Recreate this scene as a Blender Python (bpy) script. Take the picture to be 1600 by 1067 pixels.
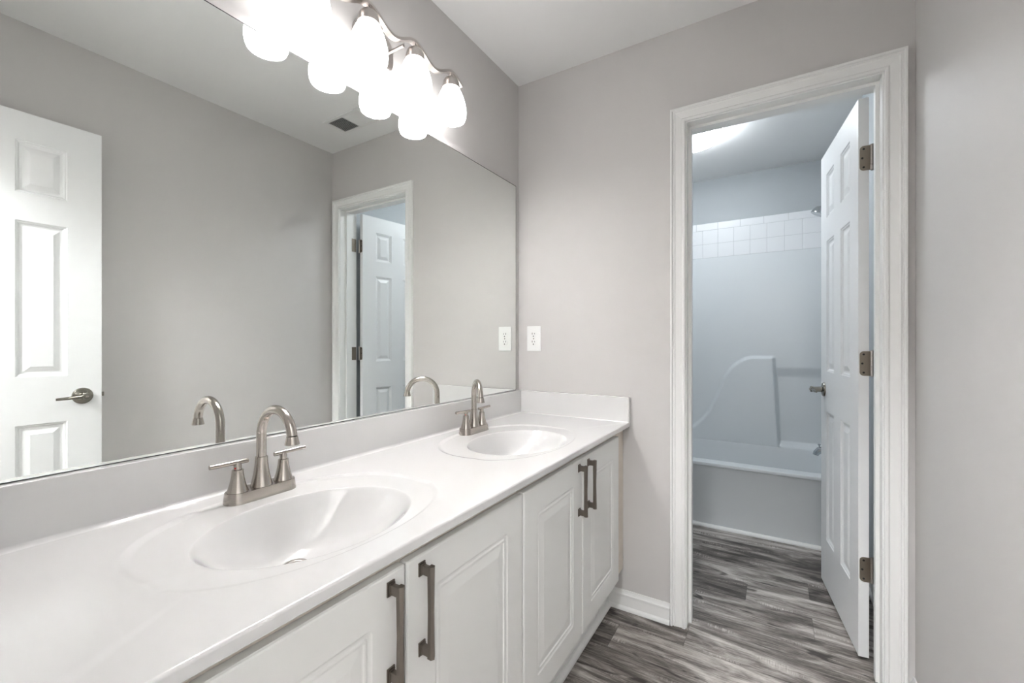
import bpy, math, random
from mathutils import Vector, Matrix, Euler
random.seed(7)
S = bpy.context.scene
for o in list(bpy.data.objects): bpy.data.objects.remove(o)
COL = S.collection
PI = math.pi

# ------------------------------------------------------------------ camera, world, exposure
CAM = (1.100, -1.853, 1.158)
cd = bpy.data.cameras.new('camera'); cam = bpy.data.objects.new('camera', cd); COL.objects.link(cam)
cam.location = CAM; cam.rotation_euler = (PI/2, 0, math.radians(31.556))
cd.sensor_width = 36; cd.lens = 673.6/1600*36; cd.shift_y = (534.8-533.5)/1600; cd.clip_start = .02
S.camera = cam
wd = bpy.data.worlds.new('world'); S.world = wd; wd.use_nodes = True
wd.node_tree.nodes['Background'].inputs[0].default_value = (.9, .95, 1, 1)
wd.node_tree.nodes['Background'].inputs[1].default_value = .05
S.view_settings.view_transform = 'Standard'; S.view_settings.look = 'None'
S.view_settings.gamma = 1; S.view_settings.use_curve_mapping = False
S.view_settings.exposure = 2.55
BULB_EMIT = 35.0         # bulbs inside the shades
SHADE_EMIT = 1.25        # vanity shades
BATH_EMIT = 5.9         # dome over the tub room
HALL_FILL_EMIT = 37.0        # unseen dome added in the hall behind the camera as fill light

# ------------------------------------------------------------------ room measures (metres)
H = 2.436; W = 1.478; WT = .125      # ceiling, right wall, partition thickness
YB = -1.845                          # back wall (camera stands in its doorway)
YF = 1.845                            # far wall behind the tub

# ------------------------------------------------------------------ materials
def nt(name):
    m = bpy.data.materials.new(name); m.use_nodes = True
    return m, m.node_tree, m.node_tree.nodes['Principled BSDF']
def srgb(r, g, b):
    f = lambda c: (c/255/12.92 if c/255 <= .04045 else ((c/255+.055)/1.055)**2.4)
    return (f(r), f(g), f(b), 1)
def mat(name, col, rough=.5, metal=0, spec=.5, bump=None, coat=0, var=0):
    m, t, b = nt(name)
    b.inputs['Base Color'].default_value = col
    b.inputs['Roughness'].default_value = rough; b.inputs['Metallic'].default_value = metal
    b.inputs['Specular IOR Level'].default_value = spec
    b.inputs['Coat Weight'].default_value = coat; b.inputs['Coat Roughness'].default_value = .08
    tc = t.nodes.new('ShaderNodeTexCoord')
    def noise(scale3, sc, det=3):
        mp = t.nodes.new('ShaderNodeMapping'); mp.inputs['Scale'].default_value = scale3
        n = t.nodes.new('ShaderNodeTexNoise'); n.inputs['Scale'].default_value = sc; n.inputs['Detail'].default_value = det
        t.links.new(tc.outputs['Object'], mp.inputs[0]); t.links.new(mp.outputs[0], n.inputs['Vector'])
        return n
    if bump:
        n = noise(bump[0], bump[1]); bp = t.nodes.new('ShaderNodeBump')
        bp.inputs['Strength'].default_value = bump[2]; bp.inputs['Distance'].default_value = bump[3]
        t.links.new(n.outputs[0], bp.inputs['Height']); t.links.new(bp.outputs[0], b.inputs['Normal'])
    if var:
        n = noise((1, 1, 1), 3.0); mx = t.nodes.new('ShaderNodeMix'); mx.data_type = 'RGBA'
        mx.inputs[6].default_value = tuple(c*(1-var) for c in col[:3])+(1,)
        mx.inputs[7].default_value = tuple(min(1, c*(1+var)) for c in col[:3])+(1,)
        t.links.new(n.outputs[0], mx.inputs[0]); t.links.new(mx.outputs[2], b.inputs['Base Color'])
    return m
def emit(name, col, strength):
    m, t, b = nt(name)
    b.inputs['Base Color'].default_value = (.9, .9, .9, 1); b.inputs['Roughness'].default_value = .3
    b.inputs['Emission Color'].default_value = col; b.inputs['Emission Strength'].default_value = strength
    return m
M = {}
M['wall'] = mat('greige_wall_paint', srgb(206, 203, 201), .6, bump=((1, 1, 1), 260, .12, .0006), var=.012)
M['ceil'] = mat('ceiling_paint', srgb(238, 238, 237), .75, bump=((1, 1, 1), 200, .15, .0006))
M['trim'] = mat('white_trim_paint', srgb(238, 238, 236), .35)
M['door'] = mat('white_door_paint', srgb(236, 237, 237), .38)
M['cab'] = mat('white_cabinet_foil', srgb(232, 232, 229), .48)
M['frame'] = mat('cream_cabinet_frame', srgb(222, 214, 202), .5)
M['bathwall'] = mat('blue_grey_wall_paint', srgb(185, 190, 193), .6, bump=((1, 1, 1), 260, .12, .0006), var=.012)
M['marble'] = mat('cultured_marble', srgb(222, 221, 220), .14, coat=.6, var=.006)
M['acrylic'] = mat('white_acrylic', srgb(222, 226, 228), .34, coat=.15)
M['nickel'] = mat('brushed_nickel', srgb(182, 175, 168), .21, 1, bump=((1, 1, 9), 120, .08, .0002))
M['dnickel'] = mat('dark_satin_nickel', srgb(128, 120, 112), .34, 1, bump=((1, 1, .1), 300, .1, .0002))
M['hinge'] = mat('satin_nickel_hinge', srgb(150, 140, 128), .38, 1)
M['chrome'] = mat('chrome', srgb(190, 194, 197), .08, 1)
M['fixture'] = mat('fixture_nickel', srgb(196, 190, 186), .28, 1)
M['black'] = mat('black_edge', srgb(28, 28, 26), .5)
M['slot'] = mat('dark_slot', srgb(40, 38, 36), .7)
M['plate'] = mat('white_plastic', srgb(240, 240, 238), .3)
M['red'] = mat('red_dot', srgb(200, 30, 24), .4)
M['vent'] = mat('white_vent_metal', srgb(232, 232, 230), .4)
M['duct'] = mat('dark_duct', srgb(30, 32, 32), .8)
M['tile'] = mat('white_glazed_tile', srgb(232, 234, 236), .3, coat=.1)
M['grout'] = mat('tile_grout', srgb(196, 199, 201), .8)
M['caulk'] = mat('white_caulk', srgb(242, 243, 243), .35)
M['mirror'] = mat('silvered_glass', (.92, .94, .92, 1), .004, 1)
M['shade'] = emit('frosted_glass_lit', (1, .99, .985, 1), SHADE_EMIT)
M['bulb'] = emit('lit_bulb', (.995, .985, .985, 1), BULB_EMIT)
M['dome'] = emit('bath_dome_lit', (.90, .955, 1, 1), BATH_EMIT)
M['hall'] = emit('hall_fill_dome', (.965, .985, 1, 1), HALL_FILL_EMIT)

def floor_material():
    m, t, b = nt('grey_vinyl_plank'); N = t.nodes; L = t.links
    def mth(op, a, c=None, v=None):
        n = N.new('ShaderNodeMath'); n.operation = op
        for i, s in enumerate((a, c, v)):
            if s is None: continue
            if isinstance(s, (int, float)): n.inputs[i].default_value = s
            else: L.new(s, n.inputs[i])
        return n.outputs[0]
    tc = N.new('ShaderNodeTexCoord'); sp = N.new('ShaderNodeSeparateXYZ'); L.new(tc.outputs['Object'], sp.inputs[0])
    x, y = sp.outputs[0], sp.outputs[1]
    pw, pl = .1525, 1.22
    yr = mth('DIVIDE', mth('SUBTRACT', y, .195), pw); row = mth('FLOOR', yr)
    offs = mth('ADD', mth('MULTIPLY', mth('FLOORED_MODULO', row, 2), -.246), mth('MULTIPLY', mth('FLOOR', mth('DIVIDE', row, 3)), .43))
    xr = mth('DIVIDE', mth('SUBTRACT', mth('SUBTRACT', x, 1.226), offs), pl); colm = mth('FLOOR', xr)
    cv = N.new('ShaderNodeCombineXYZ'); L.new(row, cv.inputs[0]); L.new(colm, cv.inputs[1])
    wn = N.new('ShaderNodeTexWhiteNoise'); wn.noise_dimensions = '3D'; L.new(cv.outputs[0], wn.inputs['Vector'])
    rnd = wn.outputs['Value']
    def nz(sx, sy, det, rough=.6, dist=0., k=1.0):
        c = N.new('ShaderNodeCombineXYZ')
        L.new(mth('ADD', mth('MULTIPLY', x, sx), mth('MULTIPLY', rnd, 37.0*k)), c.inputs[0])
        L.new(mth('ADD', mth('MULTIPLY', y, sy), mth('MULTIPLY', rnd, 91.0*k)), c.inputs[1])
        n = N.new('ShaderNodeTexNoise'); n.inputs['Scale'].default_value = 1; n.inputs['Detail'].default_value = det
        n.inputs['Roughness'].default_value = rough; n.inputs['Distortion'].default_value = dist
        L.new(c.outputs[0], n.inputs['Vector']); return n.outputs[0]
    blotch = nz(1.9, 9.5, 4, .6, 1.5)
    grain = nz(9, 150, 6, .7, .35)
    fine = nz(50, 700, 3, .6)
    knot = nz(5, 17, 2, .5, 1.0, 1.7)
    tick = nz(210, 7, 2, .6, 0, .5)
    tmask = nz(3.2, 22, 2, .5, .3, 2.3)
    v = mth('ADD', mth('MULTIPLY', blotch, 1.75), mth('MULTIPLY', grain, .95))
    v = mth('ADD', v, mth('MULTIPLY', fine, .5))
    v = mth('ADD', v, mth('MULTIPLY', mth('SUBTRACT', rnd, .5), .30))
    kn = mth('MULTIPLY', mth('MAXIMUM', mth('SUBTRACT', knot, .63), 0.), 4.6)
    v = mth('SUBTRACT', v, kn)
    tk = mth('MULTIPLY', mth('MULTIPLY', mth('GREATER_THAN', tick, .52), mth('MAXIMUM', mth('SUBTRACT', tmask, .60), 0)), 2.2)
    v = mth('ADD', v, tk)
    r = N.new('ShaderNodeValToRGB'); L.new(mth('SUBTRACT', v, 1.03), r.inputs[0])
    e = r.color_ramp.elements; e[0].position = .18; e[0].color = srgb(58, 52, 48); e[1].position = .92; e[1].color = srgb(205, 200, 195)
    for p, c in ((.40, (106, 99, 94)), (.55, (140, 133, 127)), (.68, (168, 161, 155))):
        q = e.new(p); q.color = srgb(*c)
    fy = mth('FRACT', yr); fx = mth('FRACT', xr)
    gy = mth('LESS_THAN', mth('MINIMUM', fy, mth('SUBTRACT', 1, fy)), .006)
    gx = mth('LESS_THAN', mth('MINIMUM', fx, mth('SUBTRACT', 1, fx)), .0010)
    gap = mth('MAXIMUM', gx, gy)
    mx = N.new('ShaderNodeMix'); mx.data_type = 'RGBA'; mx.blend_type = 'MULTIPLY'
    L.new(mth('MULTIPLY', gap, .45), mx.inputs[0]); L.new(r.outputs[0], mx.inputs[6]); mx.inputs[7].default_value = (.2, .2, .2, 1)
    L.new(mx.outputs[2], b.inputs['Base Color'])
    b.inputs['Roughness'].default_value = .42
    bp = N.new('ShaderNodeBump'); bp.inputs['Strength'].default_value = .25; bp.inputs['Distance'].default_value = .001
    L.new(mth('SUBTRACT', grain, gap), bp.inputs['Height']); L.new(bp.outputs[0], b.inputs['Normal'])
    return m
M['floor'] = floor_material()

# ------------------------------------------------------------------ mesh helpers
class MB:
    def __init__(s): s.v = []; s.f = []; s.m = []; s.sm = []
    def add(s, vs, fs, mi=0, smooth=False, mtx=None):
        o = len(s.v)
        for p in vs:
            p = Vector(p); s.v.append(tuple(mtx @ p) if mtx else tuple(p))
        for f in fs: s.f.append([i+o for i in f]); s.m.append(mi); s.sm.append(smooth)
        return s
    def box(s, a, b, mi=0, bev=0, mtx=None):
        x0, y0, z0 = (min(a[i], b[i]) for i in range(3)); x1, y1, z1 = (max(a[i], b[i]) for i in range(3))
        if bev <= 0:
            vs = [(x0,y0,z0),(x1,y0,z0),(x1,y1,z0),(x0,y1,z0),(x0,y0,z1),(x1,y0,z1),(x1,y1,z1),(x0,y1,z1)]
            fs = [(3,2,1,0),(4,5,6,7),(0,1,5,4),(1,2,6,5),(2,3,7,6),(3,0,4,7)]
            return s.add(vs, fs, mi, False, mtx)
        import bmesh
        bm = bmesh.new(); bmesh.ops.create_cube(bm, size=1)
        for v in bm.verts: v.co = Vector(((x0+x1)/2+v.co.x*(x1-x0), (y0+y1)/2+v.co.y*(y1-y0), (z0+z1)/2+v.co.z*(z1-z0)))
        bmesh.ops.bevel(bm, geom=list(bm.edges), offset=bev, segments=3, profile=.5, affect='EDGES')
        bm.verts.index_update()
        vs = [tuple(v.co) for v in bm.verts]; fs = [[v.index for v in f.verts] for f in bm.faces]; bm.free()
        return s.add(vs, fs, mi, True, mtx)
    def loft(s, loops, mi=0, cap0=True, cap1=True, smooth=True, closed=True, mtx=None):
        n = len(loops[0]); vs = [p for l in loops for p in l]; fs = []
        for i in range(len(loops)-1):
            for j in range(n if closed else n-1):
                k = (j+1) % n
                fs.append((i*n+j, i*n+k, (i+1)*n+k, (i+1)*n+j))
        s.add(vs, fs, mi, smooth, mtx)
        if cap0: s.add(loops[0], [list(range(n))[::-1]], mi, False, mtx)
        if cap1: s.add(loops[-1], [list(range(n))], mi, False, mtx)
        return s
    def lathe(s, prof, c=(0,0,0), n=32, mi=0, mtx=None, cap0=True, cap1=True, sy=1.0):
        loops = [[(c[0]+r*math.cos(2*PI*j/n), c[1]+sy*r*math.sin(2*PI*j/n), c[2]+z) for j in range(n)] for r, z in prof]
        return s.loft(loops, mi, cap0, cap1, True, True, mtx)
    def tube(s, path, r, n=16, mi=0, mtx=None, caps=True):
        path = [Vector(p) for p in path]; rr = r if isinstance(r, (list, tuple)) else [r]*len(path)
        t0 = (path[1]-path[0]).normalized(); up = Vector((0, 0, 1)) if abs(t0.z) < .9 else Vector((0, 1, 0))
        u = t0.cross(up).normalized(); loops = []
        for i, p in enumerate(path):
            t = (path[min(i+1, len(path)-1)]-path[max(i-1, 0)]).normalized()
            u = (u - t*u.dot(t)).normalized(); w = t.cross(u)
            loops.append([tuple(p+(u*math.cos(2*PI*j/n)+w*math.sin(2*PI*j/n))*rr[i]) for j in range(n)])
        return s.loft(loops, mi, caps, caps, True, True, mtx)
    def build(s, name, mats, parent=None, loc=None):
        me = bpy.data.meshes.new(name); me.from_pydata(s.v, [], s.f)
        if not isinstance(mats, (list, tuple)): mats = [mats]
        for m in mats: me.materials.append(m)
        me.polygons.foreach_set('material_index', s.m); me.polygons.foreach_set('use_smooth', s.sm)
        import bmesh
        bm = bmesh.new(); bm.from_mesh(me); bmesh.ops.remove_doubles(bm, verts=bm.verts, dist=1e-6)
        bmesh.ops.recalc_face_normals(bm, faces=bm.faces); bm.to_mesh(me); bm.free()
        if any(s.sm): me.set_sharp_from_angle(angle=math.radians(38))
        o = bpy.data.objects.new(name, me); COL.objects.link(o)
        if any(s.sm):
            wn_ = o.modifiers.new('weighted_normal', 'WEIGHTED_NORMAL'); wn_.keep_sharp = True; wn_.weight = 80
        if loc: o.location = loc
        if parent: o.parent = parent
        return o
def rrect(x0, z0, x1, z1, r, k=4):
    """rounded rectangle outline, counter clockwise, 4*(k+1) points"""
    r = max(min(r, (x1-x0)/2-1e-4, (z1-z0)/2-1e-4), 1e-5); pts = []
    for cx, cz, a0 in ((x1-r, z1-r, 0), (x0+r, z1-r, PI/2), (x0+r, z0+r, PI), (x1-r, z0+r, 1.5*PI)):
        for i in range(k+1):
            a = a0+PI/2*i/k; pts.append((cx+r*math.cos(a), cz+r*math.sin(a)))
    return pts
def tag(o, label=None, cat=None, group=None, kind=None):
    if label: o['label'] = label
    if cat: o['category'] = cat
    if group: o['group'] = group
    if kind: o['kind'] = kind
    return o
def empty(name, loc=(0,0,0), rz=0):
    o = bpy.data.objects.new(name, None); COL.objects.link(o); o.location = loc; o.rotation_euler = (0, 0, rz)
    o.empty_display_size = .05; return o
def copy_tree(o, parent=None):
    c = o.copy(); COL.objects.link(c); c.parent = parent
    for ch in [k for k in bpy.data.objects if k.parent == o]: copy_tree(ch, c)
    return c

# ------------------------------------------------------------------ room shell
def st(name, mb, mats, label, cat): return tag(mb.build(name, mats), label, cat, kind='structure')
XL = -.10; YH = -3.3; XH = .15                      # hall extents
st('floor', MB().box((XL, YH, -.05), (W+.1, YF+.1, 0)), M['floor'], 'grey wood-look vinyl plank floor running through the doorway', 'floor')
cl = MB()
cl.box((XL, YH, H), (W+.1, YF+.1, H+.05))
st('ceiling', cl, M['ceil'], 'smooth white painted ceiling over vanity area and tub room', 'ceiling')
st('wall_left', MB().box((XL, YB-.115, 0), (0, WT/2, H)), M['wall'], 'greige wall behind the mirror and light bar', 'wall')
st('wall_right', MB().box((W, YH, 0), (W+.1, WT/2, H)), M['wall'], 'greige wall along the right edge of the room', 'wall')
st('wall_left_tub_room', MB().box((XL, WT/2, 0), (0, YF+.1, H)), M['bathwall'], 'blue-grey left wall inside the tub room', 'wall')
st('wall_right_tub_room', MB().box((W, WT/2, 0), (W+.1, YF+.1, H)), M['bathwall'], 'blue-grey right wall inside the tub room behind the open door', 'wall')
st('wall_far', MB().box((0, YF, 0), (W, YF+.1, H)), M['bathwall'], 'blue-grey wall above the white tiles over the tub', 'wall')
JL, JR, JT = .790, 1.397, 2.045                     # door opening faces in the partition
wm = MB()
for ya_, yb_, mi_ in ((0, WT/2, 0), (WT/2, WT, 1)):
    wm.box((0, ya_, 0), (JL-.018, yb_, H), mi_).box((JR+.018, ya_, 0), (W, yb_, H), mi_).box((JL-.018, ya_, JT+.018), (JR+.018, yb_, H), mi_)
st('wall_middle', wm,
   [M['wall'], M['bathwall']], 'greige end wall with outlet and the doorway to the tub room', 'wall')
EL, ER = .80, 1.425
st('wall_back', MB().box((0, YB-.115, 0), (EL-.018, YB, H)).box((ER+.018, YB-.115, 0), (W, YB, H)).box((EL-.018, YB-.115, JT+.018), (ER+.018, YB, H)),
   M['wall'], 'greige wall behind the viewer with the entry doorway', 'wall')
st('wall_hall', MB().box((XH-.1, YH, 0), (XH, YB-.115, H)).box((XH, YH, 0), (W, YH+.1, H)), M['wall'], 'hallway walls outside the entry doorway', 'wall')

CAS = [(0,0),(0,.009),(.003,.0112),(.009,.0112),(.012,.0095),(.014,.0070),(.036,.0100),(.041,.0130),(.0435,.0105),(.047,.0105),(.049,.0165),(.051,.018),(.056,.018),(.057,.0165),(.057,0)]
def casing(mb, x0, x1, top, yface, sgn, reveal=.004):
    """mitred colonial casing round an opening; sgn = direction it stands off the wall"""
    a, b, t = x0-reveal, x1+reveal, top+reveal
    loops = []
    for st_ in range(4):
        l = []
        for w, d in CAS:
            y = yface+sgn*d
            l.append([(a-w, y, .003), (a-w, y, t+w), (b+w, y, t+w), (b+w, y, .003)][st_])
        loops.append(l)
    mb.loft(loops, 0, True, True, False, True)
def jamb(name_n, x0, x1, top, y0, y1, stop0, stop1, label):
    mb = MB()
    mb.box((x0-.018, y0, .002), (x0, y1, top+.018)); mb.box((x1, y0, .002), (x1+.018, y1, top+.018)); mb.box((x0, y0, top), (x1, y1, top+.018))
    mb.box((x0, stop0, .002), (x0+.011, stop1, top)).box((x1-.011, stop0, .002), (x1, stop1, top)).box((x0+.011, stop0, top-.011), (x1-.011, stop1, top))
    casing(mb, x0, x1, top, y0, -1); casing(mb, x0, x1, top, y1, 1)
    return tag(mb.build(name_n, M['trim']), label, 'door frame', kind='structure')
jamb('trim_1', JL, JR, JT, 0, WT, .045, .076, 'white moulded casing and jamb around the tub room doorway')
jamb('trim_2', EL, ER, JT, YB-.115, YB, YB-.075, YB-.038, 'white casing and jamb of the entry doorway behind the viewer')

BASE = [(0,0),(.018,0),(.018,.004),(.016,.011),(.0125,.016),(.0105,.018),(.0105,.058),(.012,.060),(.012,.066),(.008,.070),(.0055,.076),(.004,.083),(0,.083)]
def base(name, p0, p1, nrm, label, end0=0, end1=0):
    """baseboard with quarter round from p0 to p1, standing off along nrm"""
    loops = []
    d = (Vector(p1)-Vector(p0)).normalized()
    for p, e in ((p0, end0), (p1, -end1)):
        loops.append([(p[0]+nrm[0]*w+d.x*w*e, p[1]+nrm[1]*w+d.y*w*e, z+.001) for w, z in BASE])
    return tag(MB().loft(loops, 0, True, True, False, True).build(name, M['trim']), label, 'baseboard', kind='structure')
base('baseboard_middle', (.466, 0), (JL-.0635, 0), (0, -1), 'short white baseboard between vanity and doorway casing')
base('baseboard_right', (W, 0), (W, YB), (-1, 0), 'white baseboard along the right wall')
base('baseboard_tub_room', (W, WT), (W, 1.08), (-1, 0), 'white baseboard on the right wall inside the tub room')
base('baseboard_tub_room_left', (0, WT), (0, 1.08), (1, 0), 'white baseboard on the left wall inside the tub room')
base('baseboard_back', (EL-.0635, YB), (.49, YB), (0, 1), 'white baseboard on the back wall beside the vanity')

# ------------------------------------------------------------------ six panel doors
STICK = [(0,0),(.003,.0035),(.007,.004),(.012,.0085),(.016,.009),(.020,.009),(.038,.0025),(.040,.002)]
def panel_face(mb, w, h, y, sgn, cols, rows, x0=0, z0=0, prof=STICK, rad=0):
    """flat face at local y with moulded recessed panels; sgn = outward side (+1/-1)"""
    xs = sorted(set([x0, x0+w]+[c for p in cols for c in p])); zs = sorted(set([z0, z0+h]+[c for p in rows for c in p]))
    for i in range(len(xs)-1):
        for j in range(len(zs)-1):
            a, b, c, d = xs[i], xs[i+1], zs[j], zs[j+1]
            if (a, b) in cols and (c, d) in rows:
                loops = [[(px, y-sgn*dep, pz) for px, pz in rrect(a+ins, c+ins, b-ins, d-ins, rad, 3)] if rad else
                         [(a+ins, y-sgn*dep, c+ins), (b-ins, y-sgn*dep, c+ins), (b-ins, y-sgn*dep, d-ins), (a+ins, y-sgn*dep, d-ins)] for ins, dep in prof]
                mb.loft(loops, 0, False, True, False, True)
            else:
                mb.add([(a, y, c), (b, y, c), (b, y, d), (a, y, d)], [(0, 1, 2, 3)])
def six_panel_leaf(w, h=2.03, T=.031):
    mb = MB(); s = .105; pwd = (w-3*s)/2
    cols = [(s, s+pwd), (2*s+pwd, 2*s+2*pwd)]
    rows = [(.225, .822), (1.008, 1.612), (1.720, 1.922)]
    panel_face(mb, w, h, 0, 1, cols, rows); panel_face(mb, w, h, -T, -1, cols, rows)
    mb.add([(0,0,0),(0,-T,0),(0,-T,h),(0,0,h)], [(0,1,2,3)]).add([(w,0,0),(w,-T,0),(w,-T,h),(w,0,h)], [(0,1,2,3)])
    mb.add([(0,0,0),(w,0,0),(w,-T,0),(0,-T,0)], [(0,1,2,3)]).add([(0,0,h),(w,0,h),(w,-T,h),(0,-T,h)], [(0,1,2,3)])
    return mb
def lever_set(parent, x, z, y, sgn):
    """round rose with a slim tapered lever pointing to the hinge side"""
    rot = Matrix.Translation((x, y, z)) @ Matrix.Rotation(-sgn*PI/2, 4, 'X')
    hd = MB().lathe([(.0335,0),(.0335,.003),(.031,.007),(.022,.0095),(.014,.011),(.0125,.014),(.0115,.040),(.013,.044),(.0145,.050),(.0135,.055),(.011,.056)], mtx=rot, n=40)
    h = hd.build('handle', M['chrome_dark'], parent)
    path = []; rad = []
    lp = [[(x-.006-t*.082, y+sgn*(.0475+.006*math.sin(t*2.6)-.004*t)+dy*(.0065-.003*t), z-.002*t*2+dz*(.0085-.0035*t)) for dy, dz in
           [(math.cos(a), math.sin(a)) for a in [2*PI*k/14 for k in range(14)]]] for t in [i/10 for i in range(11)]]
    MB().loft(lp, 0, True, True, True, True).build('lever', M['chrome_dark'], h)
    MB().lathe([(.0055,0),(.0055,.003),(.004,.004)], c=(0,0,.056), mtx=rot, n=20, sy=.7).build('privacy_button', M['nickel'], h)
    return h
M['chrome_dark'] = mat('polished_nickel_lever', srgb(150, 146, 138), .14, 1)
def hinge(parent, z, T=.034, jambdir=(0, 0), pin=(0, 0)):
    """butt hinge: rounded leaf on the door edge (plane x=0), knuckles at the pin, second leaf on the jamb"""
    h = .089; y1 = -T+.004
    mb = MB()
    out = [(-.006, 0)] ; pts = []
    r = .0125; ya = -.0035; yb = -.0345                  # leaf runs from near the visible face to the pin side
    for cy, cz, a0 in ((ya-r, h/2-r, 0), (ya-r, -h/2+r, -PI/2)):
        arc = [(cy+r*math.cos(a0+PI/2*i/5*(1)), cz+r*math.sin(a0+PI/2*i/5)) for i in range(6)]
        pts.append(arc)
    prof = [(yb, -h/2)] + pts[1] + pts[0] + [(yb, h/2)]
    mb.loft([[(0.0, a, z+b) for a, b in prof], [(-.0022, a, z+b) for a, b in prof]], 0, True, True, False)
    hi = mb.build('hinge', M['hinge'], parent)
    pn = MB()
    for k in range(5):
        z0 = z-h/2+k*h/5; pn.lathe([(.0052,.0004),(.0058,.001),(.0058,h/5-.001),(.0052,h/5-.0004)], c=(pin[0], pin[1], z0), n=18)
    pn.lathe([(.0065,0),(.0065,.002),(.003,.004)], c=(pin[0], pin[1], z+h/2), n=18).lathe([(.003,-.003),(.0055,-.001),(.0055,0)], c=(pin[0], pin[1], z-h/2), n=18)
    [pn.box((pin[0]-.001, pin[1], z-h/2+k*h/5+.001), (-.0015, yb, z-h/2+(k+1)*h/5-.001)) for k in (0, 2, 4)]
    pn.build('knuckle', M['fixture'], hi)
    for dy, dz in ((-.013, .033), (-.009, 0), (-.013, -.033)):
        MB().lathe([(.0036,0),(.0036,.0006),(.002,.0004)], mtx=Matrix.Translation((-.0022, dy-.002, z+dz)) @ Matrix.Rotation(-PI/2, 4, 'Y'), n=14).build('screw', M['slot'], hi)
    return hi
def make_door(name, loc, rz, w, label, pin, rear=True):
    d = empty(name, loc, rz)
    tag(d, label, 'door', kind='structure')
    six_panel_leaf(w).build('leaf', M['door'], d)
    lever_set(d, w-.060, .920, 0, 1)
    if rear: lever_set(d, w-.060, .920, -.031, -1)
    MB().box((w, -.026, .892), (w+.0012, -.005, .950), 0).box((w, -.020, .912), (w+.011, -.010, .930), 0, .002).build('latch', M['chrome_dark'], d)
    for z in (.319, 1.066, 1.811): hinge(d, z, pin=pin)
    return d
ang = math.atan2(.9928, -.1198)
d1 = make_door('door_1', (1.3535, .148, .015), ang, .578, 'white six-panel door standing open into the tub room', (-.001, -.0396))
for z in (.319, 1.066, 1.811):                # hinge leaves screwed to the jamb
    r = MB().box((JR-.0022, .093, z+.015-.0445), (JR, .126, z+.015+.0445)); hl = r.build('jamb_leaf', M['hinge'])
    hl.parent = d1; hl.matrix_parent_inverse = (Matrix.Translation((1.3535, .148, .015)) @ Matrix.Rotation(ang, 4, 'Z')).inverted()
d2 = make_door('door_2', (1.385, -1.797, .015), PI/2, .600, 'white six-panel entry door folded back against the right wall', (-.001, -.0396), rear=False)

# ------------------------------------------------------------------ vanity cabinets
DOORP = [(0,0),(.0025,.0014),(.005,.0021),(.0085,.0022),(.011,.0012),(.014,.0011),(.0165,.0034),(.019,.0037),(.040,.0008),(.041,.0006)]
def cab_door(parent, ya, yb, hy, z0=.182, z1=.772, x=.531, th=.018, mid=None):
    """slab door facing +x with a routed raised panel, eased edges"""
    e = .0045; mb = MB()
    R90 = Matrix(((0, 1, 0, 0), (1, 0, 0, 0), (0, 0, 1, 0), (0, 0, 0, 1)))    # local (x,y,z) -> (y,x,z)
    m = .072
    cols = [(ya+m, yb-m)]; rows = [(z0+m, z1-m)]
    fb = MB()
    X1 = x+th
    # face grid between eased edge and panel
    fa = [ya+e, ya+m, yb-m, yb-e]; fz = [z0+e, z0+m, z1-m, z1-e]
    ring = rrect(ya+m, z0+m, yb-m, z1-m, .010, 4)
    outer = rrect(ya+e, z0+e, yb-e, z1-e, .004, 4)
    edge = rrect(ya, z0, yb, z1, .003, 4)
    loops = [[(x, p, q) for p, q in edge], [(X1-.0035, p, q) for p, q in edge], [(X1-.0010, p, q) for p, q in rrect(ya+.0018, z0+.0018, yb-.0018, z1-.0018, .003, 4)], [(X1, p, q) for p, q in outer]]
    for ins, dep in DOORP:
        loops.append([(X1-dep, p, q) for p, q in rrect(ya+m+ins, z0+m+ins, yb-m-ins, z1-m-ins, max(.010-ins*.3, .002), 4)])
    mb.loft(loops, 0, True, True, False)
    d = mb.build('cabinet_door', M['cab'], parent)
    # pull: two stepped feet and a faceted bar
    hz = (.603, .747); hb = MB()
    for zc in hz:
        hb.box((X1, hy-.0085, zc-.0125), (X1+.003, hy+.0085, zc+.0125), 0, .001)
        hb.box((X1+.003, hy-.0065, zc-.0100), (X1+.006, hy+.0065, zc+.0100), 0, .001)
        hb.box((X1+.005, hy-.0048, zc-.0082), (X1+.024, hy+.0048, zc+.0082), 0, .001)
    zs = [.5925, .594, .675, .756, .7575]; hw = [.0055, .0062, .0046, .0062, .0055]
    loops = []
    for zc, w in zip(zs, hw):
        loops.append([(X1+.020, hy-w, zc), (X1+.020, hy+w, zc), (X1+.0275, hy+w, zc), (X1+.0315-(.0 if w > .005 else .002), hy, zc), (X1+.0275, hy-w, zc)])
    hb.loft(loops, 0, True, True, False)
    hb.build('pull_handle', M['dnickel'], d)
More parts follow.
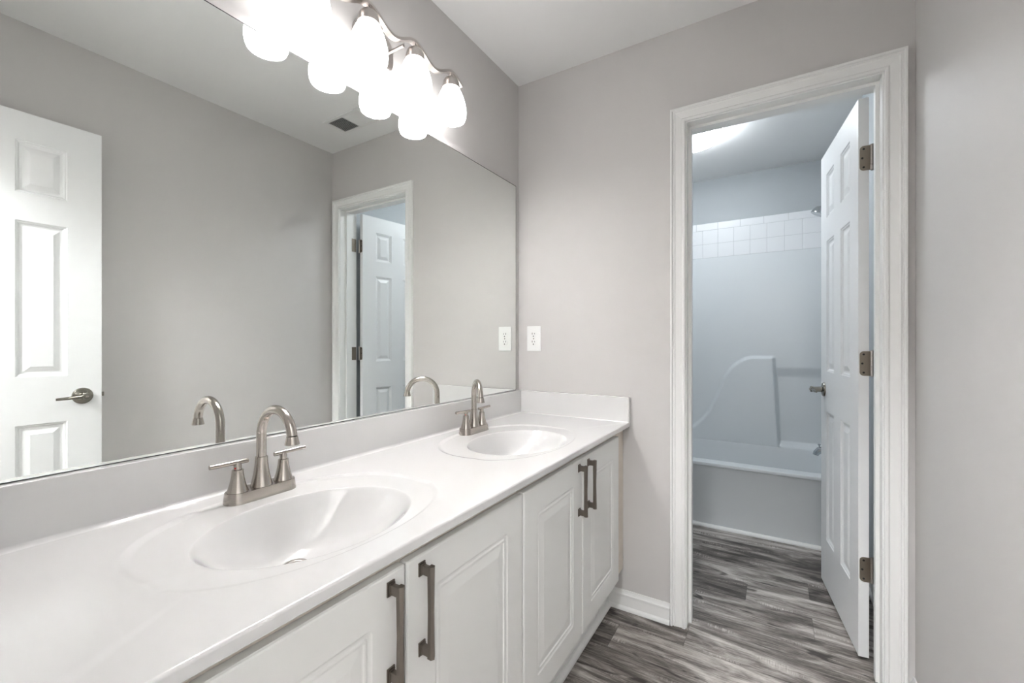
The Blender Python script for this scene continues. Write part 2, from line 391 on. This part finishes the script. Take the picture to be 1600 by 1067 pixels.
def cabinet(name, ya, yb, doors, label):
    c = empty(name, (0, (ya+yb)/2, 0)); tag(c, label, 'vanity cabinet', 'vanity cabinets under the countertop')
    inv = Matrix.Translation((0, -(ya+yb)/2, 0))
    mb = MB()
    t = .016; zb = .178; zt = .794
    mb.box((0, ya, zb), (.512, ya+t, zt)).box((0, yb-t, zb), (.512, yb, zt)).box((0, ya+t, zb), (.512, yb-t, zb+t)).box((0, ya+t, zb+t), (.008, yb-t, zt))
    b1 = mb.build('carcass', M['cab'], c)
    ff = MB(); sa = min(d_[0] for d_ in doors)-ya+.014; sb = yb-max(d_[1] for d_ in doors)+.014
    ff.box((.512, ya, zb), (.530, ya+sa, zt)).box((.512, yb-sb, zb), (.530, yb, zt)).box((.512, ya+sa, zt-.045), (.530, yb-sb, zt)).box((.512, ya+sa, zb), (.530, yb-sb, zb+.04))
    b2 = ff.build('face_frame', M['frame'], c)
    tk = MB().box((.445, ya, .001), (.463, yb, .178))
    prof = [(0,0),(.018,0),(.0165,.008),(.012,.014),(.006,.018),(0,.019)]
    tk.loft([[(.463+w, y, z+.001) for w, z in prof] for y in (ya, yb)], 0, True, True, False)
    tk.box((.463, ya, .070), (.4655, yb, .083), 0)
    b3 = tk.build('toe_kick', M['trim'], c)
    for o in (b1, b2, b3): o.matrix_parent_inverse = inv
    n0 = set(bpy.data.objects)
    for a, b, hy in doors: cab_door(c, a, b, hy)
    for o in set(bpy.data.objects)-n0:
        if o.parent == c: o.matrix_parent_inverse = inv
    return c
cabinet('vanity_cabinet', -.900, -.002, [(-.897, -.5095, -.538), (-.5055, -.119, -.458)], 'white raised-panel vanity cabinet nearest the tub room doorway')
cabinet('vanity_cabinet', -1.808, -.902, [(-1.697, -1.310, -1.345), (-1.306, -.903, -1.271)], 'white raised-panel vanity cabinet nearest the viewer, under the front sink')

# ------------------------------------------------------------------ countertop with two moulded basins
ZC = .815; YV0 = -1.842
top = empty('vanity_countertop', (.28, -.92, ZC))
tag(top, 'glossy white one-piece double sink countertop along the mirror wall', 'countertop')
tinv = Matrix.Translation((-.28, .92, -ZC))
def addtop(mb, name, m):
    o = mb.build(name, m, top); o.matrix_parent_inverse = tinv; return o
deck = MB(); NA = 160; XB0, XF = .0225, .5568
def sgnpow(v, p): return math.copysign(abs(v)**p, v)
def ell(cx, cy, ax, ay, z, n=2.0):
    return [(cx+ax*sgnpow(math.cos(2*PI*k/NA), 2/n), cy+ay*sgnpow(math.sin(2*PI*k/NA), 2/n), z) for k in range(NA)]
def basin(cy, y0, y1):
    # rectangle ring aligned with the same angles
    rect = []
    cx0 = .29
    for k in range(NA):
        a = 2*PI*k/NA; c, s = math.cos(a), math.sin(a); t = 1e9
        if c > 1e-9: t = min(t, (XF-cx0)/c)
        if c < -1e-9: t = min(t, (XB0-cx0)/c)
        if s > 1e-9: t = min(t, (y1-cy)/s)
        if s < -1e-9: t = min(t, (y0-cy)/s)
        rect.append([cx0+c*t, cy+s*t, ZC])
    for px, py in ((XF, y1), (XF, y0), (XB0, y0), (XB0, y1)):     # snap nearest ray end to each corner
        k = min(range(NA), key=lambda i: (rect[i][0]-px)**2+(rect[i][1]-py)**2); rect[k] = [px, py, ZC]
    rec = lambda g, z: ell(.290, cy-.002, .204+g, .276+g, z, 2.15)
    RX, RY, CX, CYB = .162, .204, .329, cy-.008
    loops = [rect, rec(.010, ZC), rec(.006, ZC-.0004), rec(.001, ZC-.0022), rec(-.004, ZC-.0036), rec(-.009, ZC-.0040),
             [tuple((Vector(p)*.5+Vector(q)*.5)) for p, q in zip(rec(-.012, ZC-.0040), ell(CX, CYB, RX+.012, RY+.012, ZC-.0040))],
             ell(CX, CYB, RX+.006, RY+.006, ZC-.0040), ell(CX, CYB, RX+.003, RY+.003, ZC-.0041)]
    dk = ZC-.0040
    for q in range(2, len(loops)):
        nl = []
        for k, p in enumerate(loops[q]):
            fr = max(0, min(1, (p[0]-.20)/.26)); f_ = 1-.80*fr*fr*(3-2*fr)
            nl.append((p[0], p[1], ZC-(ZC-p[2])*f_))
        loops[q] = nl
    # the recess must not pass outside the bowl lip at the front
    fix = []
    for l in loops:
        fix.append([tuple(p) for p in l])
    for q in (1, 2, 3, 4, 5, 6):
        for k in range(NA):
            p = fix[q][k]; inner = fix[7][k]
            if p[0] < inner[0]+.0012*(7-q) and math.cos(2*PI*k/NA) > .2: fix[q][k] = (inner[0]+.0012*(7-q), p[1], p[2])
    deck.loft(fix, 0, False, False, True)
    b = MB(); bl = [fix[-1]]
    DX, DY, RD = .250, cy, .024; ZD = ZC-.118
    lip = []
    for i in range(34):
        t = 1-(1-.27)*(i/33)**1.25; s_ = (1-t)*.18; se = s_*s_/(s_+.007)
        lip.append((t, .0041+.1105*(1-(1-se/.18)**2.5)))
    rimz = [p[2] for p in bl[0]]
    for t, dep in lip:
        u = (1-t)**1.15/( (1-.27)**1.15 )*.93
        cx = CX+(DX-CX)*u; c2 = CYB+(DY-CYB)*u
        w_ = max(0, (t-.80)/.20)
        bl.append([(p[0], p[1], p[2]+(rimz[k]-(ZC-.0041))*w_) for k, p in enumerate(ell(cx, c2, RX*t if RX*t > RD*1.6 else RD*1.6, RY*t if RY*t > RD*1.6 else RD*1.6, ZC-dep))])
    bl.append(ell(DX, DY, RD*1.3, RD*1.3, ZD+.0035)); bl.append(ell(DX, DY, RD*1.04, RD*1.04, ZD+.0012)); bl.append(ell(DX, DY, RD, RD, ZD-.004))
    b.loft(bl, 0, False, False, True)
    addtop(b, 'sink_basin', M['marble'])
    dr = MB().lathe([(.0235,-.006),(.0235,.0005),(.021,.0018),(.017,.0010),(.0165,-.001),(.016,.002),(.012,.0045),(.004,.0055)], c=(DX, DY, ZD), n=36)
    addtop(dr, 'drain', M['nickel'])
YM = -.944
basin(-1.327, YV0, YM); basin(-.550, YM, -.0195)
# front edge, underside, ends
prof = [(XF, ZC), (.5584, ZC-.0004), (.5598, ZC-.0014), (.5608, ZC-.0030), (.5610, ZC-.0045), (.5610, ZC-.0180), (.5604, ZC-.0194), (.559, ZC-.0205), (.510, ZC-.0205)]
deck.loft([[(px, y, pz) for px, pz in prof] for y in (YV0, -.0195, -.002)], 0, False, False, True, False)
deck.add([(XB0, -.0195, ZC), (XF, -.0195, ZC), (XF, -.002, ZC), (XB0, -.002, ZC)], [(0,1,2,3)])
deck.add([(x, y, z) for x, y, z in [(px, -.002, pz) for px, pz in prof]], [list(range(len(prof)))])
# small coves where the deck meets the splashes
def cove(p0, p1, nrm, r=.010):
    loops = []
    for p in (p0, p1):
        loops.append([(p[0]+nrm[0]*r*(1-math.sin(a)), p[1]+nrm[1]*r*(1-math.sin(a)), ZC+r*(1-math.cos(a))) for a in [PI/2*i/8 for i in range(9)]])
    deck.loft(loops, 0, False, False, True, False)
cove((.0258, YV0), (.0258, -.022), (1, 0)); cove((.0258, -.022), (.560, -.022), (0, -1), .005)
addtop(deck, 'counter_deck', M['marble'])
addtop(MB().box((.0015, YV0, ZC-.02), (.0262, -.002, .9225), 0, .0016), 'backsplash', M['marble'])
addtop(MB().box((.0264, -.0225, ZC-.001), (.5610, -.0015, .9225), 0, .0022), 'side_splash', M['marble'])

# ------------------------------------------------------------------ mirror
mr = MB(); X0, X1, YA, YZ, ZA, ZZ, e, eb = .0008, .006, -1.838, -.0335, .9232, 1.927, .0026, .0013
mr.add([(X1, YA+e, ZA+eb), (X1, YZ-e, ZA+eb), (X1, YZ-e, ZZ-e), (X1, YA+e, ZZ-e)], [(0,1,2,3)], 0)
mr.loft([[(X0,YA,ZA),(X0,YZ,ZA),(X0,YZ,ZZ),(X0,YA,ZZ)], [(X1,YA,ZA),(X1,YZ,ZA),(X1,YZ,ZZ),(X1,YA,ZZ)], [(X1,YA+e,ZA+eb),(X1,YZ-e,ZA+eb),(X1,YZ-e,ZZ-e),(X1,YA+e,ZZ-e)]], 1, True, False, False)
tag(mr.build('wall_mirror', [M['mirror'], M['black']]), 'large frameless rectangular mirror standing on the backsplash', 'mirror')

# ------------------------------------------------------------------ faucets
def make_faucet(swivel=0, lrot=(0, 0)):
    f = empty('faucet', (0, 0, 0))
    b = MB(); n = 12
    def cap(hx, hy, z):                                     # stadium outline
        r = hx; pts = []
        for k in range(n+1): a = PI*k/n; pts.append((r*math.cos(a), hy-r+r*math.sin(a), z))
        for k in range(n+1): a = PI+PI*k/n; pts.append((r*math.cos(a), -(hy-r)+r*math.sin(a), z))
        return pts
    b.loft([cap(.0275,.0785,0), cap(.0272,.0782,.002), cap(.0246,.0756,.0222), cap(.0240,.0750,.0232)], 0, True, True, True)
    b.build('base_plate', M['nickel'], f)
    def bell(mb, cy, r0, r1, z0, z1):
        prof = []
        for i in range(13):
            t = i/12; prof.append((r1+(r0-r1)*(1-t)**1.7, z0+(z1-z0)*t))
        prof = [(r0*.97, z0-.0005)] + prof + [(r1*.9, z1+.0006)]
        mb.lathe(prof, c=(0, cy, 0), n=14 if False else 40)
    for sg in (-1, 1):
        h = MB(); bell(h, sg*.051, .0208, .0112, .0232, .0700)
        hb = h.build('handle', M['nickel'], f)
        lv = MB().lathe([(.0078,.0700),(.0078,.0800),(.0060,.0860)], n=24)
        lv.tube([(0, -sg*.0215, .0855), (0, sg*.0545, .0870)], .0050, 18)
        lo = lv.build('lever', M['nickel'], hb); lo.location = (0, sg*.051, 0); lo.rotation_euler = (0, 0, lrot[0 if sg < 0 else 1])
        dot = MB().lathe([(.0019,0),(.0019,.0008),(.001,.0012)], mtx=Matrix.Translation((.0040, sg*.051-.0066, .0745)) @ Matrix.Rotation(PI/2, 4, 'X') @ Matrix.Rotation(.5, 4, 'Y'), n=12)
        if sg < 0: tag(dot.build('hot_marker', M['red'], hb), 'small red hot-water dot')
    s = MB(); bell(s, 0, .0225, .0128, .0232, .0880)
    s.build('spout_base', M['nickel'], f)
    R_ = .0600; zc = .1385; p = [(0, 0, .086), (0, 0, .11)]
    for i in range(25):
        a = PI-math.radians(172)*i/24; p.append((R_+R_*math.cos(a), 0, zc+R_*math.sin(a)))
    t = MB().tube(p, .0104, 24)
    x2, z2 = p[-1][0], p[-1][2]
    t.lathe([(.0112,.002),(.0118,-.001),(.0145,-.0135),(.0145,-.0155),(.0105,-.0158),(.0100,-.012)], c=(x2, 0, z2-.002), n=32)
    sp = t.build('spout', M['nickel'], f); sp.rotation_euler = (0, 0, swivel)
    return f
f1 = make_faucet(); f1.location = (.100, -1.315, ZC-.0040)
tag(f1, 'brushed nickel gooseneck faucet behind the sink nearest the viewer', 'faucet', 'sink faucets')
f2 = make_faucet(swivel=math.radians(-42), lrot=(math.radians(-4), 0)); f2.location = (.100, -.506, ZC-.0040)
tag(f2, 'brushed nickel gooseneck faucet with swivelled spout behind the far sink', 'faucet', 'sink faucets')

# ------------------------------------------------------------------ vanity light bar
LX = .099; PY = [-1.200, -1.012, -.825, -.643]; ZP = 2.128
vl = empty('vanity_light', (0, -.914, 2.10)); tag(vl, 'wavy nickel wall light bar with four lit glass shades above the mirror', 'wall light')
vinv = Matrix.Translation((0, .914, -2.10))
def addvl(mb, name, m, par=None):
    o = mb.build(name, m, par or vl)
    if par is None: o.matrix_parent_inverse = vinv
    return o
ow = [[(.0015, p, q) for p, q in rrect(-.992, 2.040, -.836, 2.158, .045, 8)], [(.012, p, q) for p, q in rrect(-.992, 2.040, -.836, 2.158, .045, 8)], [(.018, p, q) for p, q in rrect(-.984, 2.048, -.844, 2.150, .040, 8)]]
addvl(MB().loft(ow, 0, True, True, True), 'back_plate', M['fixture'])
for sy in (-1, 1):
    addvl(MB().tube([(.016, -.914+sy*.045, 2.098), (LX-.006, -.914+sy*.045, 2.098)], .0050, 14), 'arm', M['fixture'])
bar = MB(); loops = []
y0, y1 = -1.259, -.587
for i in range(121):
    y = y0+(y1-y0)*i/120
    z = ZP+.001+.0185*(math.cos(2*PI*(y+.643)/.186)-1)
    dz = -.0185*2*PI/.186*math.sin(2*PI*(y+.643)/.186); L_ = math.hypot(1, dz); ny, nz = -dz/L_, 1/L_
    h2, w2 = .0042, .0105
    loops.append([(LX-w2, y+ny*h2, z+nz*h2), (LX+w2, y+ny*h2, z+nz*h2), (LX+w2, y-ny*h2, z-nz*h2), (LX-w2, y-ny*h2, z-nz*h2)])
bar.loft(loops, 0, True, True, True)
addvl(bar, 'wavy_bar', M['fixture'])
for y in PY:
    g = MB().lathe([(.0045,.0),(.0045,-.012),(.006,-.0125),(.016,-.0145),(.024,-.021),(.0285,-.031),(.0305,-.043),(.0310,-.052),(.028,-.052)], c=(LX, y, ZP-.003), n=36)
    cu = addvl(g, 'socket_cup', M['fixture'])
    gp = [(.0275,-.050),(.0360,-.064),(.0445,-.084),(.0510,-.106),(.0548,-.128),(.0552,-.143),(.0530,-.157),(.0495,-.1665),(.0480,-.1680),(.0465,-.1665),(.0500,-.156),(.0522,-.143),(.0518,-.128),(.0480,-.107),(.0415,-.086),(.0330,-.066),(.0250,-.051)]
    addvl(MB().lathe(gp, c=(LX, y, ZP-.003), n=48), 'glass_shade', M['shade'])
    addvl(MB().lathe([(.010,-.052),(.011,-.068),(.017,-.090),(.0245,-.110),(.027,-.126),(.0235,-.142),(.013,-.152),(.001,-.155)], c=(LX, y, ZP-.003), n=28), 'light_bulb', M['bulb'])

# ------------------------------------------------------------------ outlet
ou = empty('wall_outlet', (.0895, 0, 1.176)); tag(ou, 'white duplex wall outlet on the end wall beside the mirror', 'outlet')
pl = [[(p, -.0005, q) for p, q in rrect(-.0375, -.0610, .0375, .0610, .003, 3)], [(p, -.004, q) for p, q in rrect(-.0375, -.0610, .0375, .0610, .003, 3)], [(p, -.0065, q) for p, q in rrect(-.0345, -.0580, .0345, .0580, .002, 3)]]
pm = MB().loft(pl, 0, True, True, True); pm.build('cover_plate', M['plate'], ou)
for dz in (.0195, -.0195):
    rc = MB().lathe([(.0168,.0060),(.0168,.0078),(.0160,.0085)], mtx=Matrix.Translation((0,0,dz)) @ Matrix.Rotation(PI/2, 4, 'X'), n=36, sy=.86).build('receptacle', M['plate'], ou)
    sl = MB().box((-.0078, -.0090, dz+.0005), (-.0052, -.0080, dz+.0095)).box((.0052, -.0090, dz+.0012), (.0074, -.0080, dz+.0085))
    sl.lathe([(.0028,.0080),(.0028,.0090)], mtx=Matrix.Translation((0,0,dz-.0075)) @ Matrix.Rotation(PI/2, 4, 'X'), n=16)
    sl.build('slots', M['slot'], rc)
MB().lathe([(.0028,.0060),(.0028,.0070),(.002,.0076)], mtx=Matrix.Rotation(PI/2, 4, 'X'), n=16).build('screw', M['nickel'], ou)

# ------------------------------------------------------------------ ceiling register
vt = empty('ceiling_vent', (1.005, -.218, H)); tag(vt, 'white slatted air vent in the ceiling, seen in the mirror', 'vent')
fr = MB()
for a, b in (((-.152,-.078,-.006),(.152,-.058,0)), ((-.152,.058,-.006),(.152,.078,0)), ((-.152,-.058,-.006),(-.132,.058,0)), ((.132,-.058,-.006),(.152,.058,0)), ((-.004,-.058,-.006),(.004,.058,0))): fr.box(a, b, 0, .0015)
fr.build('frame', M['vent'], vt)
MB().box((-.135,-.06,-.0008), (.135,.06,-.0002)).build('duct_opening', M['duct'], vt)
for half in (-1, 1):
    for k in range(12):
        xc = half*(.0095+k*.0105)
        mt = Matrix.Translation((xc, 0, -.0040)) @ Matrix.Rotation(half*math.radians(-40), 4, 'Y')
        MB().box((-.0042, -.058, -.0004), (.0042, .058, .0004), mtx=mt).build('slat', M['vent'], vt)

# ------------------------------------------------------------------ tub room: tub
YT = 1.090; ZR = .408
tub = empty('bathtub', (W/2, YT, 0)); tag(tub, 'white alcove bathtub beyond the doorway', 'bathtub')
binv = Matrix.Translation((-W/2, -YT, 0))
def addto(par, inv, mb, name, m):
    o = mb.build(name, m, par); o.matrix_parent_inverse = inv; return o
ap = MB(); x0, x1 = .002, W-.002
prf = [(YT+.010,.001),(YT+.008,.020),(YT+.005,.360),(YT+.003,.383),(YT-.005,.3845),(YT-.008,.388),(YT-.008,.398),(YT-.005,.405),(YT+.003,ZR),(YT+.02,ZR)]
ap.loft([[(x, y, z) for y, z in prf] for x in (x0, x1)], 0, False, False, True, False)
addto(tub, binv, ap, 'apron', M['acrylic'])
tb = MB(); out = []
def rr(x0_, y0_, x1_, y1_, r, z): return [(p, q, z) for p, q in rrect(x0_, y0_, x1_, y1_, r, 10)]
YS = 1.772
tb.loft([rr(x0, YT+.02, x1, YS-.001, .0005, ZR), rr(.085, YT+.075, W-.085, YS-.003, .12, ZR), rr(.093, YT+.083, W-.093, YS-.006, .12, ZR-.006),
         rr(.10, YT+.090, W-.10, YS-.010, .12, ZR-.03), rr(.16, YT+.13, W-.13, YS-.045, .11, .12), rr(.20, YT+.17, W-.17, YS-.09, .09, .085), rr(.26, YT+.22, W-.24, YS-.17, .06, .075)], 0, False, True, True)
addto(tub, binv, tb, 'tub_shell', M['acrylic'])
shoe = MB(); pr = [(0,0),(-.018,0),(-.017,.008),(-.012,.015),(-.006,.019),(0,.020)]
shoe.loft([[(x, YT+.010+w, z+.001) for w, z in pr] for x in (x0, x1)], 0, True, True, False)
tag(shoe.build('baseboard_tub', M['trim']), 'white shoe moulding along the foot of the tub', 'moulding', kind='structure')

# ------------------------------------------------------------------ tub surround (moulded back wall and ends)
SC = [(.20,.36),(.42,.425),(.5395,.5048),(.6283,.597),(.6897,.7187),(.735,.8451),(.771,.9293),(.8301,1.0035),(.9157,1.0558),(1.079,1.0585),(1.3,1.0585)]
def scurve(x):
    if x <= SC[0][0]: return SC[0][1]
    for (a, b), (c, d) in zip(SC, SC[1:]):
        if x <= c: return b+(d-b)*(x-a)/(c-a)
    return SC[-1][1]
SCS = {}
def ss(e0, e1, v):
    t = max(0, min(1, (v-e0)/(e1-e0))); return t*t*(3-2*t)
def scurve_s(x):
    k = round(x, 4)
    if k not in SCS: SCS[k] = sum(scurve(x+dx*.01) for dx in range(-3, 4))/7
    return SCS[k]
def depth(x, z):
    y = 1.800
    s = scurve_s(x); sl = abs((scurve_s(x+.01)-scurve_s(x-.01))/.02); dist = (s-z)/math.hypot(1, sl)
    edge = 1.078+.034*(1.06-z)/.64
    y -= .028*ss(-.004, .020, dist)*(1-ss(edge-.010, edge+.014, x))
    inr = ss(edge-.006, edge+.020, x)
    y += .020*inr*ss(.425, .452, z)*(1-ss(.905, .985, z))
    y -= .028*inr*(1-ss(.408, .432, z))
    return y
sg = empty('tub_surround', (W/2, 1.8, ZR)); tag(sg, 'white moulded acrylic wall surround above the bathtub', 'tub surround')
ginv = Matrix.Translation((-W/2, -1.8, -ZR))
bp = MB(); NX, NZ = 260, 240; gx = [.028+(W-.056)*i/NX for i in range(NX+1)]
gz = [ZR+.0005+(1.2-ZR)*j/200 for j in range(201)]+[1.2+(1.812-1.2)*j/12 for j in range(1, 13)]
vs = [(x, depth(x, z), z) for z in gz for x in gx]; n = NX+1
bp.add(vs, [(j*n+i, j*n+i+1, (j+1)*n+i+1, (j+1)*n+i) for j in range(len(gz)-1) for i in range(NX)], 0, True)
bp.add([(.028, 1.8, 1.812), (W-.028, 1.8, 1.812), (W-.028, YF, 1.812), (.028, YF, 1.812)], [(0,1,2,3)])
addto(sg, ginv, bp, 'back_panel', M['acrylic'])
for nm, xa, xb in (('end_panel', .0015, .028), ('end_panel', W-.028, W-.0015)):
    addto(sg, ginv, MB().box((xa, YT-.002, ZR+.0005), (xb, YF-.002, 1.812), 0, .004), nm, M['acrylic'])
addto(sg, ginv, MB().box((1.069, 1.782, .962), (1.076, 1.800, .978), 0, .001), 'bar_mount', M['chrome'])

# ------------------------------------------------------------------ tile band above the surround
tl = MB(); g = .0011; pit = .1080
rows = [(1.8135, 1.9210, pit, .6067, 0), (1.9210, 2.0280, pit, .6067, 0), (2.0280, 2.0820, .1525, .7143, 0)]
def tile_row(mk, lo, hi, z0, z1, p, ph):
    k = math.floor((lo-ph)/p); a = ph+k*p
    while a < hi-1e-4:
        s_, e_ = max(a, lo), min(a+p, hi)
        if e_-s_ > .004: mk(s_+g, e_-g, z0+g, z1-g)
        a += p
for z0, z1, p, ph, _ in rows:
    tile_row(lambda a, b, c, d: tl.box((a, 1.799, c), (b, 1.8085, d), 0, .0014), .01, W-.01, z0, z1, p, ph)
    tile_row(lambda a, b, c, d: tl.box((W-.012, a, c), (W-.003, b, d), 0, .0014), YT, 1.799, z0, z1, p, 1.15)
    tile_row(lambda a, b, c, d: tl.box((.003, a, c), (.012, b, d), 0, .0014), YT, 1.799, z0, z1, p, 1.15)
tl.box((.003, 1.8005, 1.812), (W-.003, YF-.0005, 2.081), 1).box((W-.0105, YT, 1.812), (W-.0008, 1.80, 2.081), 1).box((.0008, YT, 1.812), (.0105, 1.80, 2.081), 1)
tag(tl.build('wall_tile_band', [M['tile'], M['grout']]), 'band of square white tiles above the tub surround', 'wall tiles')

# ------------------------------------------------------------------ tub fittings on the right wall
sh = empty('shower_head', (W-.028, 1.45, 2.02)); tag(sh, 'small chrome shower head peeking past the door edge', 'shower head')
hinv = Matrix.Translation((-(W-.028), -1.45, -2.02))
pth = [(W-.012, 1.45, 2.045), (W-.06, 1.45, 2.045), (W-.095, 1.45, 2.035), (W-.12, 1.45, 2.010)]
addto(sh, hinv, MB().tube(pth, .0095, 16).lathe([(.028,0),(.026,.006),(.012,.010)], mtx=Matrix.Translation((W-.0125,1.45,2.045)) @ Matrix.Rotation(-PI/2,4,'Y'), n=28), 'shower_arm', M['chrome'])
addto(sh, hinv, MB().lathe([(.012,.030),(.014,.018),(.030,.010),(.040,-.008),(.044,-.026),(.042,-.031),(.030,-.030),(.0,-.029)], mtx=Matrix.Translation((1.335,1.45,1.985)) @ Matrix.Rotation(math.radians(28),4,'Y'), n=36), 'spray_head', M['chrome'])
ts = empty('tub_spout', (W-.028, 1.45, .49)); tag(ts, 'chrome tub spout with diverter knob peeking past the door edge', 'tub spout')
sinv = Matrix.Translation((-(W-.028), -1.45, -.49))
addto(ts, sinv, MB().tube([(W-.029,1.45,.495),(W-.07,1.45,.495),(W-.11,1.45,.492),(1.326,1.45,.482),(1.312,1.45,.465),(1.308,1.45,.452)], [.027,.025,.023,.021,.018,.015], 20), 'spout_body', M['chrome'])
addto(ts, sinv, MB().lathe([(.003,0),(.003,.012),(.007,.014),(.008,.020),(.005,.023)], c=(1.326,1.45,.500), n=20), 'diverter', M['chrome'])

# ------------------------------------------------------------------ ceiling lamps (the hall one is added fill)
def dome(name, c, r, m, label, rimm):
    e_ = empty(name, (c[0], c[1], H)); tag(e_, label, 'ceiling light')
    MB().lathe([(r-.003,-.040),(r+.003,-.040),(r+.005,-.044),(r+.003,-.049),(r-.003,-.048)], n=64, cap0=False, cap1=False).build('rim', M['hinge'], e_)
    MB().lathe([(.060,-.0005),(.060,-.030),(.05,-.032)], n=40).build('ceiling_pan', M['vent'], e_)
    dp = [(r-.014,-.034),(r-.008,-.036),(r-.003,-.040),(r-.002,-.048)]+[((r-.002)*math.cos(a), -.048-.052*math.sin(a)) for a in [PI/2*i/12 for i in range(1, 12)]]+[(.004,-.100)]
    MB().lathe(dp, n=64, cap0=False).build('diffuser', m, e_)
    return e_
bl = dome('ceiling_light', (.665, .940), .165, M['dome'], 'round lit dome ceiling light inside the tub room', M['chrome'])
for a in (-.35, 1.75, 3.85):
    MB().box((.168, -.005, -.042), (.178, .005, -.002), 0, .001, Matrix.Rotation(a, 4, 'Z')).build('clip', M['chrome'], bl)
dome('ceiling_light', (.95, -2.55), .165, M['hall'], 'added unseen fill light, a round dome in the hall behind the viewer', M['chrome'])  # out of view, added to brighten the room through the entry doorway
